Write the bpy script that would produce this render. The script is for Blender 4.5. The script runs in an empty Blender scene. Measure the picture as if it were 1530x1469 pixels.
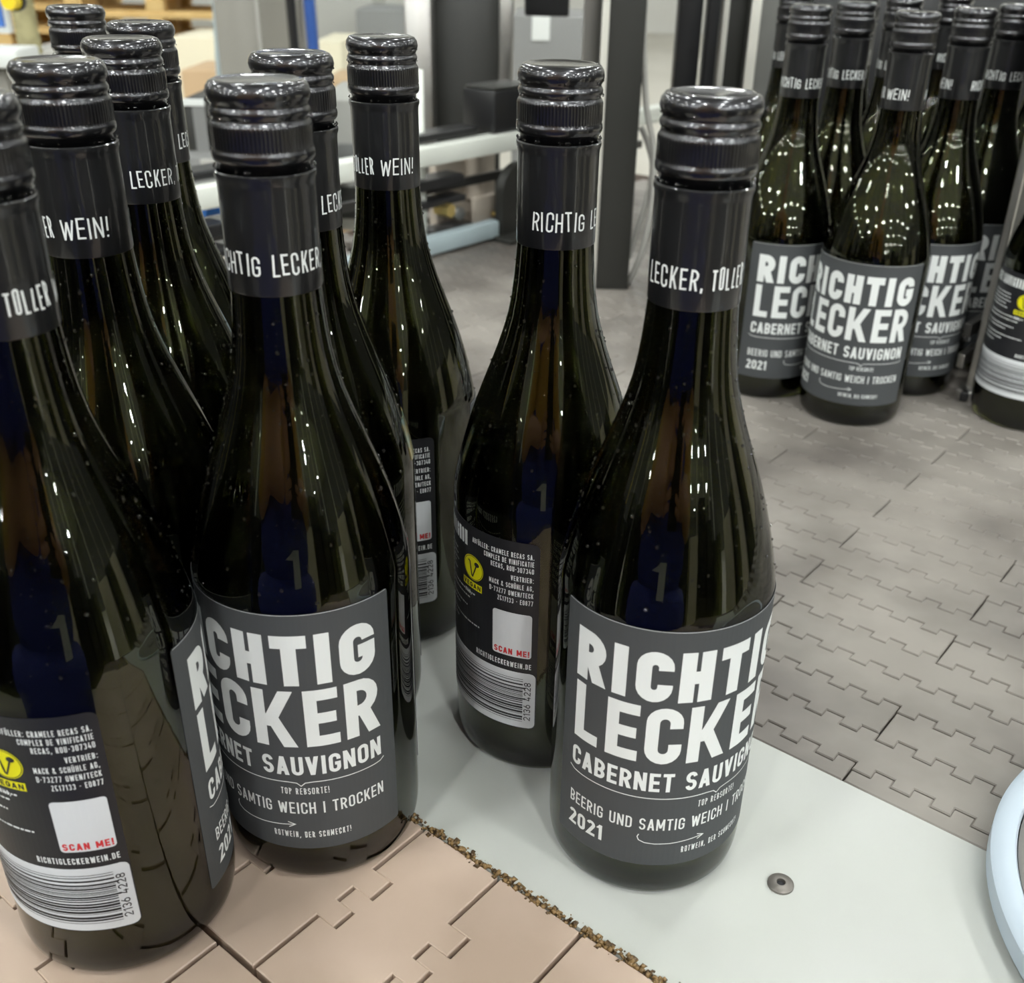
import bpy, bmesh, math, random
from math import sin, cos, pi, radians, degrees, atan2, sqrt
from mathutils import Vector, Matrix

random.seed(7)
scn = bpy.context.scene
COL = scn.collection

# ------------------------------------------------------------------ camera
PITCH, ROLL, FPX, CX, CY, CAM_H = 0.5016, -0.0253, 1569.45, 28.53, 31.67, 0.3295
cam = bpy.data.cameras.new('camera')
cam_ob = bpy.data.objects.new('camera', cam)
COL.objects.link(cam_ob)
right = Vector((1, 0, 0)); up = Vector((0, sin(PITCH), cos(PITCH))); fwd = Vector((0, cos(PITCH), -sin(PITCH)))
r2 = right * cos(ROLL) - up * sin(ROLL)
u2 = right * sin(ROLL) + up * cos(ROLL)
M = Matrix.Identity(4)
for i in range(3):
    M[i][0] = r2[i]; M[i][1] = u2[i]; M[i][2] = -fwd[i]
M[2][3] = CAM_H
cam_ob.matrix_world = M
cam.sensor_fit = 'AUTO'; cam.sensor_width = 36.0
cam.lens = 36.0 * FPX / 1530.0
cam.shift_x = -CX / 1530.0
cam.shift_y = CY / 1530.0
cam.clip_start = 0.01; cam.clip_end = 100
cam.dof.use_dof = True
cam.dof.focus_distance = 0.43
cam.dof.aperture_fstop = 15.0
scn.camera = cam_ob

# ------------------------------------------------------------------ world + exposure
w = bpy.data.worlds.new('hall_ambient'); scn.world = w
w.use_nodes = True
bg = w.node_tree.nodes['Background']
bg.inputs[0].default_value = (0.92, 1.0, 0.97, 1); bg.inputs[1].default_value = 0.30
scn.view_settings.view_transform = 'Standard'
scn.view_settings.look = 'None'
scn.view_settings.gamma = 1.0
scn.view_settings.use_curve_mapping = False
scn.view_settings.exposure = 0.06
cy = scn.cycles
cy.use_denoising = True
cy.max_bounces = 12; cy.transmission_bounces = 12; cy.glossy_bounces = 6; cy.diffuse_bounces = 3
cy.sample_clamp_indirect = 6.0
cy.caustics_reflective = False; cy.caustics_refractive = False
LAMP_L = 72.0
LAMP_FRONT = 230.0     # the rows of lamps behind the camera burn brighter than those over the far machines
FLOOR_Z = -0.95

# ------------------------------------------------------------------ belt frame (t along, n across)
TH = radians(-38.3)
T = Vector((cos(TH), sin(TH), 0)); N = Vector((-sin(TH), cos(TH), 0))
def tn(t, n, z=0.0):
    return T * t + N * n + Vector((0, 0, z))

# ------------------------------------------------------------------ materials
def mat(name, col, rough=0.5, metal=0.0, trans=0.0, ior=1.5, noise=None, bump=None, coat=0.0, emit=None, spec=None, rand=0.0, alpha=1.0, aniso=None):
    m = bpy.data.materials.new(name); m.use_nodes = True
    nt = m.node_tree; b = nt.nodes['Principled BSDF']
    c = tuple(col) + (1,) if len(col) == 3 else col
    b.inputs['Base Color'].default_value = c
    b.inputs['Roughness'].default_value = rough
    b.inputs['Metallic'].default_value = metal
    b.inputs['Transmission Weight'].default_value = trans
    b.inputs['IOR'].default_value = ior
    b.inputs['Coat Weight'].default_value = coat
    b.inputs['Alpha'].default_value = alpha
    if spec is not None: b.inputs['Specular IOR Level'].default_value = spec
    if emit:
        b.inputs['Emission Color'].default_value = tuple(emit[0]) + (1,); b.inputs['Emission Strength'].default_value = emit[1]
    src = None
    tc = None
    if noise or bump:
        tc = nt.nodes.new('ShaderNodeTexCoord')
    if noise:
        scale, col2, lo, hi = noise[:4]
        coord = 'Object'
        nz = nt.nodes.new('ShaderNodeTexNoise'); nz.inputs['Scale'].default_value = scale; nz.inputs['Detail'].default_value = 5
        geo = nt.nodes.new('ShaderNodeNewGeometry')
        nt.links.new(geo.outputs['Position'], nz.inputs['Vector'])
        if len(noise) > 4:
            mp = nt.nodes.new('ShaderNodeMapping'); mp.inputs['Scale'].default_value = noise[4]
            nt.links.new(geo.outputs['Position'], mp.inputs['Vector']); nt.links.new(mp.outputs[0], nz.inputs['Vector'])
        rp = nt.nodes.new('ShaderNodeMapRange'); rp.inputs[1].default_value = lo; rp.inputs[2].default_value = hi
        nt.links.new(nz.outputs['Fac'], rp.inputs[0])
        mx = nt.nodes.new('ShaderNodeMix'); mx.data_type = 'RGBA'
        mx.inputs[6].default_value = c; mx.inputs[7].default_value = tuple(col2) + (1,)
        nt.links.new(rp.outputs[0], mx.inputs[0]); src = mx.outputs[2]
    if rand:
        oi = nt.nodes.new('ShaderNodeObjectInfo')
        rr = nt.nodes.new('ShaderNodeMapRange'); rr.inputs[3].default_value = 1 - rand; rr.inputs[4].default_value = 1 + rand
        nt.links.new(oi.outputs['Random'], rr.inputs[0])
        hs = nt.nodes.new('ShaderNodeHueSaturation')
        nt.links.new(rr.outputs[0], hs.inputs['Value'])
        if src: nt.links.new(src, hs.inputs['Color'])
        else: hs.inputs['Color'].default_value = c
        src = hs.outputs[0]
    if src: nt.links.new(src, b.inputs['Base Color'])
    if bump:
        nb = nt.nodes.new('ShaderNodeTexNoise'); nb.inputs['Scale'].default_value = bump[0]; nb.inputs['Detail'].default_value = 4
        g2 = nt.nodes.new('ShaderNodeNewGeometry'); nt.links.new(g2.outputs['Position'], nb.inputs['Vector'])
        bp = nt.nodes.new('ShaderNodeBump'); bp.inputs['Strength'].default_value = bump[1]; bp.inputs['Distance'].default_value = bump[2]
        nt.links.new(nb.outputs['Fac'], bp.inputs['Height']); nt.links.new(bp.outputs[0], b.inputs['Normal'])
    return m

MT = {}
MT['glass'] = mat('green_bottle_glass', (0.50, 0.56, 0.16), 0.0, trans=1.0, ior=1.52, spec=0.9)
MT['wine'] = mat('red_wine', (0.005, 0.002, 0.0012), 0.13, ior=1.45)
MT['cap'] = mat('black_lacquered_aluminium', (0.042, 0.042, 0.047), 0.28, metal=0.9, coat=1.0)
MT['sleeve'] = mat('black_satin_capsule', (0.007, 0.0072, 0.0082), 0.36, coat=0.6)
MT['label'] = mat('slate_label_paper', (0.055, 0.0595, 0.063), 0.62, bump=(4000, 0.25, 0.00005))
MT['backlabel'] = mat('black_label_paper', (0.012, 0.0125, 0.015), 0.45)
MT['ink'] = mat('white_print', (0.76, 0.785, 0.775), 0.55)
MT['whitepanel'] = mat('white_label_panel', (0.68, 0.70, 0.715), 0.45)
MT['blackprint'] = mat('black_print', (0.012, 0.012, 0.014), 0.5)
MT['red'] = mat('red_print', (0.65, 0.03, 0.035), 0.5)
MT['yellow'] = mat('yellow_seal', (0.80, 0.76, 0.0), 0.5)
MT['holo'] = mat('hologram_stamp', (0.35, 0.55, 0.5), 0.2, metal=0.8, noise=(160, (0.75, 0.65, 0.3), 0.4, 0.6))
MT['drop'] = mat('clear_water', (0.9, 0.9, 0.9), 0.10, trans=1.0, ior=1.6, spec=1.0)
MT['plate'] = mat('white_polyethylene', (0.49, 0.505, 0.465), 0.38, noise=(9, (0.53, 0.54, 0.515), 0.35, 0.65), bump=(60, 0.05, 0.0004))
MT['tan'] = mat('tan_acetal', (0.50, 0.38, 0.295), 0.36, noise=(22, (0.57, 0.44, 0.35), 0.4, 0.7), rand=0.05)
MT['grey'] = mat('grey_belt_plastic', (0.125, 0.110, 0.098), 0.42, noise=(7, (0.29, 0.264, 0.236), 0.38, 0.62), rand=0.06, bump=(90, 0.10, 0.0004))
MT['dirt'] = mat('dark_brown_grime', (0.055, 0.030, 0.016), 0.7)
MT['grime'] = mat('brown_crumbs', (0.27, 0.17, 0.07), 0.35, noise=(500, (0.05, 0.028, 0.012), 0.42, 0.62))
MT['steel'] = mat('stainless_steel', (0.50, 0.49, 0.47), 0.32, metal=1.0, noise=(30, (0.36, 0.35, 0.33), 0.4, 0.7, (1, 1, 0.1)))
MT['strip'] = mat('pale_lit_steel_edge', (0.66, 0.64, 0.58), 0.55, metal=0.3)  # pale tone; on the square machine post it paints a lit face
MT['duskgrey'] = mat('dusk_grey_paint', (0.13, 0.13, 0.12), 0.45)
MT['darksteel'] = mat('dark_steel', (0.075, 0.072, 0.068), 0.35, metal=0.6)
MT['paintgrey'] = mat('grey_paint', (0.24, 0.228, 0.20), 0.5)
MT['darkpanel'] = mat('olive_grey_panel', (0.024, 0.024, 0.021), 0.45)
MT['black'] = mat('black_plastic', (0.012, 0.012, 0.013), 0.35)
MT['beigepaint'] = mat('beige_bracket', (0.56, 0.49, 0.41), 0.4, metal=0.2)
MT['rail'] = mat('white_rail_plastic', (0.72, 0.74, 0.68), 0.4)
MT['bluerail'] = mat('pale_blue_rail_plastic', (0.43, 0.52, 0.55), 0.4)
MT['disc'] = mat('translucent_white_plastic', (0.62, 0.72, 0.82), 0.35, trans=0.15)
MT['discgrey'] = mat('grey_disc_metal', (0.23, 0.22, 0.205), 0.55, metal=0.2)
MT['screw'] = mat('zinc_screw', (0.25, 0.23, 0.21), 0.4, metal=0.8)
MT['wood'] = mat('pine_wood', (0.72, 0.50, 0.21), 0.65, noise=(6, (0.60, 0.39, 0.14), 0.4, 0.7), rand=0.12)
MT['carton'] = mat('brown_cardboard', (0.52, 0.36, 0.21), 0.7)
MT['cream'] = mat('cream_carton', (0.72, 0.66, 0.50), 0.7)
MT['lightgrey'] = mat('light_grey_carton', (0.40, 0.39, 0.36), 0.7)
MT['midgrey'] = mat('mid_grey_wrap', (0.20, 0.20, 0.195), 0.5)
MT['blue'] = mat('blue_panel', (0.06, 0.17, 0.52), 0.45)
MT['bluehose'] = mat('blue_hose', (0.03, 0.09, 0.33), 0.4)
MT['paleblue'] = mat('pale_blue_paint', (0.45, 0.55, 0.60), 0.5)
MT['white'] = mat('white_paint', (0.70, 0.72, 0.70), 0.45)
MT['yellowp'] = mat('yellow_paint', (0.85, 0.62, 0.02), 0.45)
MT['khaki'] = mat('khaki_duct', (0.30, 0.27, 0.14), 0.6, noise=(25, (0.42, 0.38, 0.20), 0.4, 0.6))
MT['brass'] = mat('brass', (0.85, 0.68, 0.28), 0.3, metal=1.0)
MT['cable'] = mat('grey_cable', (0.40, 0.39, 0.36), 0.5)
MT['floor'] = mat('concrete_floor', (0.56, 0.53, 0.46), 0.55, noise=(0.8, (0.64, 0.61, 0.54), 0.35, 0.65))
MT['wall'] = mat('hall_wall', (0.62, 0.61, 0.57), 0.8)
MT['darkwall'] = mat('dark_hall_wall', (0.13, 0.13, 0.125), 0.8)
MT['ceil'] = mat('hall_ceiling', (0.22, 0.22, 0.215), 0.8)
MT['lamp'] = mat('lamp_lens', (0.9, 0.9, 0.9), 0.5, emit=((0.96, 1.0, 0.98), LAMP_L))
MT['lamp_front'] = mat('bright_lamp_lens', (0.9, 0.9, 0.9), 0.5, emit=((0.96, 1.0, 0.98), LAMP_FRONT))
MT['plexi'] = mat('clear_guard', (0.93, 0.95, 0.95), 0.03, trans=1.0, ior=1.05)
MT['skin'] = mat('skin', (0.52, 0.27, 0.16), 0.5)
MT['navy'] = mat('navy_cloth', (0.045, 0.060, 0.30), 0.8)
MT['ochre'] = mat('ochre_cloth', (0.50, 0.27, 0.06), 0.8)
MT['hair'] = mat('dark_hair', (0.02, 0.013, 0.01), 0.5)

# ------------------------------------------------------------------ object helpers
def link_mesh(name, me, parent=None, m=None, loc=None):
    o = bpy.data.objects.new(name, me); COL.objects.link(o)
    if m is not None and not me.materials: me.materials.append(MT[m])
    if parent: o.parent = parent
    if loc is not None: o.location = loc
    return o
def mesh(name, V, F, m=None, smooth=False):
    me = bpy.data.meshes.new(name); me.from_pydata([tuple(v) for v in V], [], F); me.update()
    if smooth:
        me.polygons.foreach_set('use_smooth', [True] * len(me.polygons)); me.update()
    if m: me.materials.append(MT[m])
    return me
def obj(name, V, F, m, parent=None, smooth=False, loc=None):
    return link_mesh(name, mesh(name, V, F, m, smooth), parent, loc=loc)
def tag(o, label=None, cat=None, group=None, kind=None):
    if label: o['label'] = label
    if cat: o['category'] = cat
    if group: o['group'] = group
    if kind: o['kind'] = kind
    return o
def empty(name, loc=(0, 0, 0), rz=0.0):
    o = bpy.data.objects.new(name, None); COL.objects.link(o); o.location = loc; o.rotation_euler = (0, 0, rz)
    o.empty_display_size = 0.02
    return o
class B:
    """collects simple shapes into one mesh"""
    def __init__(s): s.V = []; s.F = []
    def add(s, V, F):
        k = len(s.V); s.V += [Vector(v) for v in V]; s.F += [[i + k for i in f] for f in F]; return s
    def box(s, c, d, ax=(1, 0, 0), ay=(0, 1, 0), az=(0, 0, 1), bev=0.0):
        c = Vector(c); ax = Vector(ax); ay = Vector(ay); az = Vector(az); hx, hy, hz = d[0] / 2, d[1] / 2, d[2] / 2
        if bev <= 0:
            V = [c + ax * (hx * i) + ay * (hy * j) + az * (hz * k) for k in (-1, 1) for j in (-1, 1) for i in (-1, 1)]
            F = [[0, 2, 3, 1], [4, 5, 7, 6], [0, 1, 5, 4], [2, 6, 7, 3], [0, 4, 6, 2], [1, 3, 7, 5]]
            return s.add(V, F)
        bm = bmesh.new(); bmesh.ops.create_cube(bm, size=1.0)
        for v in bm.verts: v.co = Vector((v.co.x * d[0], v.co.y * d[1], v.co.z * d[2]))
        bmesh.ops.bevel(bm, geom=list(bm.edges), offset=bev, segments=2, affect='EDGES', profile=0.5)
        bm.verts.index_update()
        V = [c + ax * v.co.x + ay * v.co.y + az * v.co.z for v in bm.verts]; F = [[v.index for v in f.verts] for f in bm.faces]
        bm.free(); return s.add(V, F)
    def tube(s, pts, r, n=12, cap=True):
        pts = [Vector(p) for p in pts]; rs = r if isinstance(r, (list, tuple)) else [r] * len(pts)
        V = []; F = []; prev = None
        for i, p in enumerate(pts):
            d = (pts[min(i + 1, len(pts) - 1)] - pts[max(i - 1, 0)]).normalized()
            a = prev if prev is not None else (Vector((0, 0, 1)) if abs(d.z) < 0.9 else Vector((1, 0, 0)))
            a = (a - d * a.dot(d)).normalized(); prev = a; b = d.cross(a)
            V += [p + (a * cos(2 * pi * k / n) + b * sin(2 * pi * k / n)) * rs[i] for k in range(n)]
        for i in range(len(pts) - 1):
            for k in range(n):
                F.append([i * n + k, i * n + (k + 1) % n, (i + 1) * n + (k + 1) % n, (i + 1) * n + k])
        if cap: F.append(list(range(n))[::-1]); F.append([(len(pts) - 1) * n + k for k in range(n)])
        return s.add(V, F)
    def lathe(s, prof, n=48, c=(0, 0, 0), rf=None):
        c = Vector(c); V = []; F = []
        idx = []
        for j, (r, z) in enumerate(prof):
            if r < 1e-6:
                idx.append([len(V)]); V.append(c + Vector((0, 0, z)))
            else:
                row = []
                for k in range(n):
                    rr = rf(j, k, r) if rf else r
                    row.append(len(V)); V.append(c + Vector((rr * cos(2 * pi * k / n), rr * sin(2 * pi * k / n), z)))
                idx.append(row)
        for a, b in zip(idx, idx[1:]):
            for k in range(n):
                k2 = (k + 1) % n
                if len(a) == 1 and len(b) == 1: continue
                if len(a) == 1: F.append([a[0], b[k2], b[k]])
                elif len(b) == 1: F.append([a[k], a[k2], b[0]])
                else: F.append([a[k], a[k2], b[k2], b[k]])
        return s.add(V, F)
    def prism(s, poly, o, ax, ay, az, h, inset=0.0, drop=0.0):
        """extrude 2-D polygon (ccw) from depth h below o up to o; optional chamfer on top"""
        n = len(poly); V = []; F = []
        P = [Vector((p[0], p[1], 0)) for p in poly]
        def place(p, z): return Vector(o) + Vector(ax) * p.x + Vector(ay) * p.y + Vector(az) * z
        if inset > 0:
            I = []
            for i in range(n):
                a, b, c = P[i - 1], P[i], P[(i + 1) % n]
                d1 = (b - a).normalized(); d2 = (c - b).normalized()
                n1 = Vector((-d1.y, d1.x, 0)); n2 = Vector((-d2.y, d2.x, 0))
                m = n1 + n2; m = m / max(0.3, m.length_squared / 2)
                I.append(b + m * inset)
            rings = [[place(p, 0) for p in I], [place(p, -drop) for p in P], [place(p, -h) for p in P]]
        else:
            rings = [[place(p, 0) for p in P], [place(p, -h) for p in P]]
        for r_ in rings: V += r_
        F.append(list(range(n)))
        for j in range(len(rings) - 1):
            for i in range(n):
                k = (i + 1) % n
                F.append([j * n + i, (j + 1) * n + i, (j + 1) * n + k, j * n + k])
        F.append([(len(rings) - 1) * n + i for i in range(n)][::-1])
        return s.add(V, F)
    def build(s, name, m, parent=None, smooth=False, loc=None):
        return obj(name, s.V, s.F, m, parent, smooth, loc)
    def mesh(s, name, m, smooth=False): return mesh(name, s.V, s.F, m, smooth)
def sharp(o, ang=35):
    me = o.data if hasattr(o, 'data') else o
    bm = bmesh.new(); bm.from_mesh(me)
    bmesh.ops.recalc_face_normals(bm, faces=list(bm.faces))
    for e in bm.edges:
        if len(e.link_faces) == 2 and e.calc_face_angle(0) > radians(ang): e.smooth = False
    for f in bm.faces: f.smooth = True
    bm.to_mesh(me); bm.free(); return o

# ------------------------------------------------------------------ stroke lettering
def arc(cx, cy_, rx, ry, a0, a1, n=10):
    return [(cx + rx * cos(radians(a0 + (a1 - a0) * i / n)), cy_ + ry * sin(radians(a0 + (a1 - a0) * i / n))) for i in range(n + 1)]
REL = {'I': 0, 'M': 1.32, 'W': 1.5, ' ': 0.55, '.': 0, ',': 0, '!': 0, ':': 0, "'": 0, '|': 0, '1': 0.62, '-': 0.6, 'A': 1.08, 'V': 1.05, 'T': 0.95, 'L': 0.88, 'E': 0.9, 'F': 0.88, '/': 0.7, '&': 1.15, 'N': 1.05, 'X': 1.0}
def glyph(ch, w, h, t):
    a = t / 2; L, R, Bm, Tp, m = a, w - a, a, h - a, h / 2
    r = min((R - L) / 2, (Tp - Bm) / 2)
    um = None
    if ch in 'ÜÄÖ': um = ch; ch = {'Ü': 'U', 'Ä': 'A', 'Ö': 'O'}[ch]
    g = []
    if ch in 'I|': g = [[(w / 2, 0), (w / 2, h)]]
    elif ch == 'L': g = [[(L, h), (L, Bm), (w, Bm)]]
    elif ch == 'E': g = [[(w, Tp), (L, Tp), (L, Bm), (w, Bm)], [(L, m), (w * .93, m)]]
    elif ch == 'F': g = [[(w, Tp), (L, Tp), (L, 0)], [(L, m), (w * .9, m)]]
    elif ch == 'T': g = [[(0, Tp), (w, Tp)], [(w / 2, Tp), (w / 2, 0)]]
    elif ch == 'H': g = [[(L, 0), (L, h)], [(R, 0), (R, h)], [(L, m), (R, m)]]
    elif ch == 'C': g = [[(R, h * .64)] + arc(w / 2, Tp - r, r, r, 0, 180) + arc(w / 2, Bm + r, r, r, 180, 360) + [(R, h * .36)]]
    elif ch == 'G': g = [[(R, h * .66)] + arc(w / 2, Tp - r, r, r, 0, 180) + arc(w / 2, Bm + r, r, r, 180, 360) + [(R, h * .46), (w * .5, h * .46)]]
    elif ch in 'O0': g = [arc(w / 2, Tp - r, r, r, 0, 180) + arc(w / 2, Bm + r, r, r, 180, 360) + [(R, Tp - r), (R, Tp - r + 1e-6)]]
    elif ch == 'U': g = [[(L, h)] + arc(w / 2, Bm + r, r, r, 180, 360) + [(R, h)]]
    elif ch == 'J': g = [[(R, h)] + arc(w / 2, Bm + r, r, r, 360, 190)]
    elif ch == 'D': 
        q = min(r * 1.2, R - L); g = [[(L, 0), (L, Tp), (R - q, Tp)] + arc(R - q, Tp - q, q, q, 90, 0) + arc(R - q, Bm + q, q, q, 0, -90) + [(L, Bm)]]
    elif ch in 'PRB':
        mm = h * .46; q = (Tp - mm) / 2; q = min(q, R - L)
        g = [[(L, 0), (L, h)], [(L, Tp), (R - q, Tp)] + arc(R - q, Tp - (Tp - mm) / 2, q, (Tp - mm) / 2, 90, -90) + [(L, mm)]]
        if ch == 'R': g.append(('p', (R + a * .1, 0), (w * .52, mm)))
        if ch == 'B':
            q2 = min((mm - Bm) / 2, R - L); g.append([(L, mm), (R - q2, mm)] + arc(R - q2, Bm + (mm - Bm) / 2, q2, (mm - Bm) / 2, 90, -90) + [(L, Bm)])
    elif ch == 'S':
        ry = (h - t) / 4; g = [arc(w / 2, Tp - ry, r, ry, 10, 270, 14) + arc(w / 2, m - ry, r, ry, 90, -170, 14)]
    elif ch == 'K': g = [[(L, 0), (L, h)], ('p', (L + a, h * .36), (R, h)), ('p', (R + a * .1, 0), (w * .42, h * .58))]
    elif ch == 'N': g = [[(L, 0), (L, h)], [(R, 0), (R, h)], ('p', (R, 0), (L, h))]
    elif ch == 'M': g = [[(L, 0), (L, h)], [(R, 0), (R, h)], ('p', (w / 2, h * .2), (L, h)), ('p', (w / 2, h * .2), (R, h))]
    elif ch == 'A': g = [('p', (L, 0), (w / 2, h)), ('p', (R, 0), (w / 2, h)), [(w * .25, h * .28), (w * .75, h * .28)]]
    elif ch == 'V': g = [('p', (w / 2, 0), (L, h)), ('p', (w / 2, 0), (R, h))]
    elif ch == 'W': g = [('p', (w * .28, 0), (L, h)), ('p', (w * .28, 0), (w / 2, h * .9)), ('p', (w * .72, 0), (w / 2, h * .9)), ('p', (w * .72, 0), (R, h))]
    elif ch == 'X': g = [('p', (L, 0), (R, h)), ('p', (R, 0), (L, h))]
    elif ch == '/': g = [('p', (L, 0), (R, h))]
    elif ch == '-': g = [[(w * .1, m), (w * .9, m)]]
    elif ch == '.': g = [[(w / 2, 0), (w / 2, t * 1.1)]]
    elif ch == ',': g = [('p', (w / 2 - t * .3, -t * 1.1), (w / 2 + t * .1, t * 1.1))]
    elif ch == ':': g = [[(w / 2, 0), (w / 2, t * 1.1)], [(w / 2, h * .6), (w / 2, h * .6 + t * 1.1)]]
    elif ch == '!': g = [[(w / 2, h * .3), (w / 2, h)], [(w / 2, 0), (w / 2, t * 1.15)]]
    elif ch == "'": g = [[(w / 2, h * .75), (w / 2, h)]]
    elif ch == '1': g = [[(R - a * .2, 0), (R - a * .2, h)], ('p', (L * .6, h * .74), (R, h - a * .3))]
    elif ch == '2': g = [arc(w / 2, Tp - r, r, r, 170, -25) + [(L, Bm), (w, Bm)]]
    elif ch == '3':
        ry = (h - t) / 4; g = [arc(w / 2, Tp - ry, r, ry, 160, -90, 12), arc(w / 2, m - ry, r, ry, 90, -160, 12)]
    elif ch == '4': g = [[(w * .5, h), (L, h * .25), (w, h * .25)], [(w * .75, 0), (w * .75, h * .5)]]
    elif ch == '5': g = [[(w * .95, Tp), (L, Tp), (L, h * .55)] + arc(w / 2, Bm + r, r, r * 1.0, 120, -165)]
    elif ch == '6': g = [[(w * .62, h), (L, Bm + r)] + arc(w / 2, Bm + r, r, r, 180, 540, 16)]
    elif ch == '7': g = [[(0, Tp), (R, Tp), (w * .35, 0)]]
    elif ch == '9': g = [[(w * .38, 0), (R, Tp - r)] + arc(w / 2, Tp - r, r, r, 0, 360, 16)]
    elif ch == '8':
        ry = (h - t) / 4; g = [arc(w / 2, Tp - ry, r * .92, ry, -90, 270, 14), arc(w / 2, Bm + ry, r, ry, -90, 270, 14)]
    elif ch == '&': g = [arc(w * .42, h * .75, w * .2, h * .25 - a, -60, 240, 12) + [(w * .95, 0)], arc(w * .42, h * .27, w * .36, h * .27 - a, 130, 350, 12)]
    if um:
        g += [[(w * .3, h * 1.1), (w * .3, h * 1.1 + t)], [(w * .7, h * 1.1), (w * .7, h * 1.1 + t)]]
    return g
def ribbon(pl, t, maxl, out):
    P = [Vector((p[0], p[1])) for p in pl]
    Q = [P[0]]
    for p in P[1:]:
        d = (p - Q[-1]).length
        if d < 1e-7: continue
        k = max(1, int(math.ceil(d / maxl))); q0 = Q[-1].copy()
        for i in range(1, k + 1): Q.append(q0 + (p - q0) * (i / k))
    if len(Q) < 2: return
    k0 = len(out[0]); n = len(Q)
    for i in range(n):
        if i == 0: d1 = d2 = (Q[1] - Q[0]).normalized()
        elif i == n - 1: d1 = d2 = (Q[-1] - Q[-2]).normalized()
        else: d1 = (Q[i] - Q[i - 1]).normalized(); d2 = (Q[i + 1] - Q[i]).normalized()
        n1 = Vector((-d1.y, d1.x)); n2 = Vector((-d2.y, d2.x)); m = n1 + n2
        m = m / max(0.5, m.length_squared / 2)
        out[0].append(Q[i] + m * (t / 2)); out[0].append(Q[i] - m * (t / 2))
    for i in range(n - 1):
        out[1].append([k0 + 2 * i + 1, k0 + 2 * i + 3, k0 + 2 * i + 2, k0 + 2 * i])
def para(p0, p1, tx, maxl, out):
    k = max(1, int(math.ceil(sqrt((p1[0] - p0[0]) ** 2 + (p1[1] - p0[1]) ** 2) / maxl))); k0 = len(out[0])
    for i in range(k + 1):
        f = i / k; x = p0[0] + (p1[0] - p0[0]) * f; y = p0[1] + (p1[1] - p0[1]) * f
        out[0].append(Vector((x - tx / 2, y))); out[0].append(Vector((x + tx / 2, y)))
    for i in range(k):
        out[1].append([k0 + 2 * i, k0 + 2 * i + 1, k0 + 2 * i + 3, k0 + 2 * i + 2])
def put_glyph(ch, x, y, w, h, t, out, maxl=2.2, hand=None):
    for s_ in glyph(ch, w, h, t):
        if s_[0] == 'p':
            p0, p1 = s_[1], s_[2]
            if hand: ribbon([hand(p0), hand(p1)], t, maxl, o2 := ([], []))
            else: o2 = ([], []); para(p0, p1, t * 1.1, maxl, o2)
        else:
            pl = [hand(p) for p in s_] if hand else s_
            o2 = ([], []); ribbon(pl, t, maxl, o2)
        k = len(out[0]); out[0].extend(v + Vector((x, y)) for v in o2[0]); out[1].extend([i + k for i in f] for f in o2[1])
def put_text(s, x, y, h, t, out, width=None, w0=None, gap=None, align='l', maxl=2.2, hand=None):
    """lay out a line of stroke text (mm); fits to width if given"""
    gap = gap if gap is not None else h * 0.16
    fix = 0; rel = 0
    for c in s:
        k = REL.get(c, 1.0)
        if k == 0: fix += t * 1.15
        else: rel += k
    if w0 is None: w0 = (width - fix - gap * (len(s) - 1)) / rel
    tot = rel * w0 + fix + gap * (len(s) - 1)
    cx = x if align == 'l' else x - tot
    for c in s:
        k = REL.get(c, 1.0); w_ = t * 1.15 if k == 0 else k * w0
        if c != ' ': put_glyph(c, cx, y, w_, h, t, out, maxl, hand)
        cx += w_ + gap
    return tot
def wrap(out, R, name, m, deg0=0.0):
    """map flat mm drawing (x right, y up) onto a cylinder of radius R; x=0 at angle deg0"""
    V = []
    for v in out[0]:
        ph = radians(deg0) + v.x / 1000.0 / R
        V.append((R * cos(ph), R * sin(ph), v.y / 1000.0))
    return mesh(name, V, out[1], m)
def disc2d(x, y, rx, ry, out, n=28, r0=0.0):
    k = len(out[0])
    if r0 <= 0:
        out[0].append(Vector((x, y)))
        for i in range(n): out[0].append(Vector((x + rx * cos(2 * pi * i / n), y + ry * sin(2 * pi * i / n))))
        for i in range(n): out[1].append([k, k + 1 + i, k + 1 + (i + 1) % n])
def rect2d(x0, y0, x1, y1, out, maxl=2.2):
    ribbon([(x0, (y0 + y1) / 2), (x1, (y0 + y1) / 2)], y1 - y0, maxl, out)

# ------------------------------------------------------------------ the hall
HX0, HX1, HY0, HY1, HZ = -22.0, 22.0, -34.0, 18.0, 5.6
o = B().box(((HX0 + HX1) / 2, (HY0 + HY1) / 2, FLOOR_Z - .05), (HX1 - HX0, HY1 - HY0, .1)).build('floor', 'floor'); tag(o, 'pale concrete floor of the bottling hall', kind='structure')
o = B().box(((HX0 + HX1) / 2, (HY0 + HY1) / 2, HZ + .05), (HX1 - HX0, HY1 - HY0, .1)).build('ceiling', 'ceil'); tag(o, 'grey ceiling of the bottling hall with round lamps', kind='structure')
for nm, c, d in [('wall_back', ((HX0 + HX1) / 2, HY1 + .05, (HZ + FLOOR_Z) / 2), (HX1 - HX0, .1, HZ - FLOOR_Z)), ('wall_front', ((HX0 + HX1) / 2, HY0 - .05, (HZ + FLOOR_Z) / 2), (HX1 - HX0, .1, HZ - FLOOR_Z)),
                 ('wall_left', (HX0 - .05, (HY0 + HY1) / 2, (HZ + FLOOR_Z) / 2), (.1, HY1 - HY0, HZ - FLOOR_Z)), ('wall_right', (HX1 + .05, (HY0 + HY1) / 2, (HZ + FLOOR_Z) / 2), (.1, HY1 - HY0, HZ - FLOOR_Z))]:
    o = B().box(c, d).build(nm, 'wall' if nm == 'wall_back' else 'darkwall'); tag(o, 'plain wall of the bottling hall, ' + nm.split('_')[1] + ' side', kind='structure')

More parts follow.
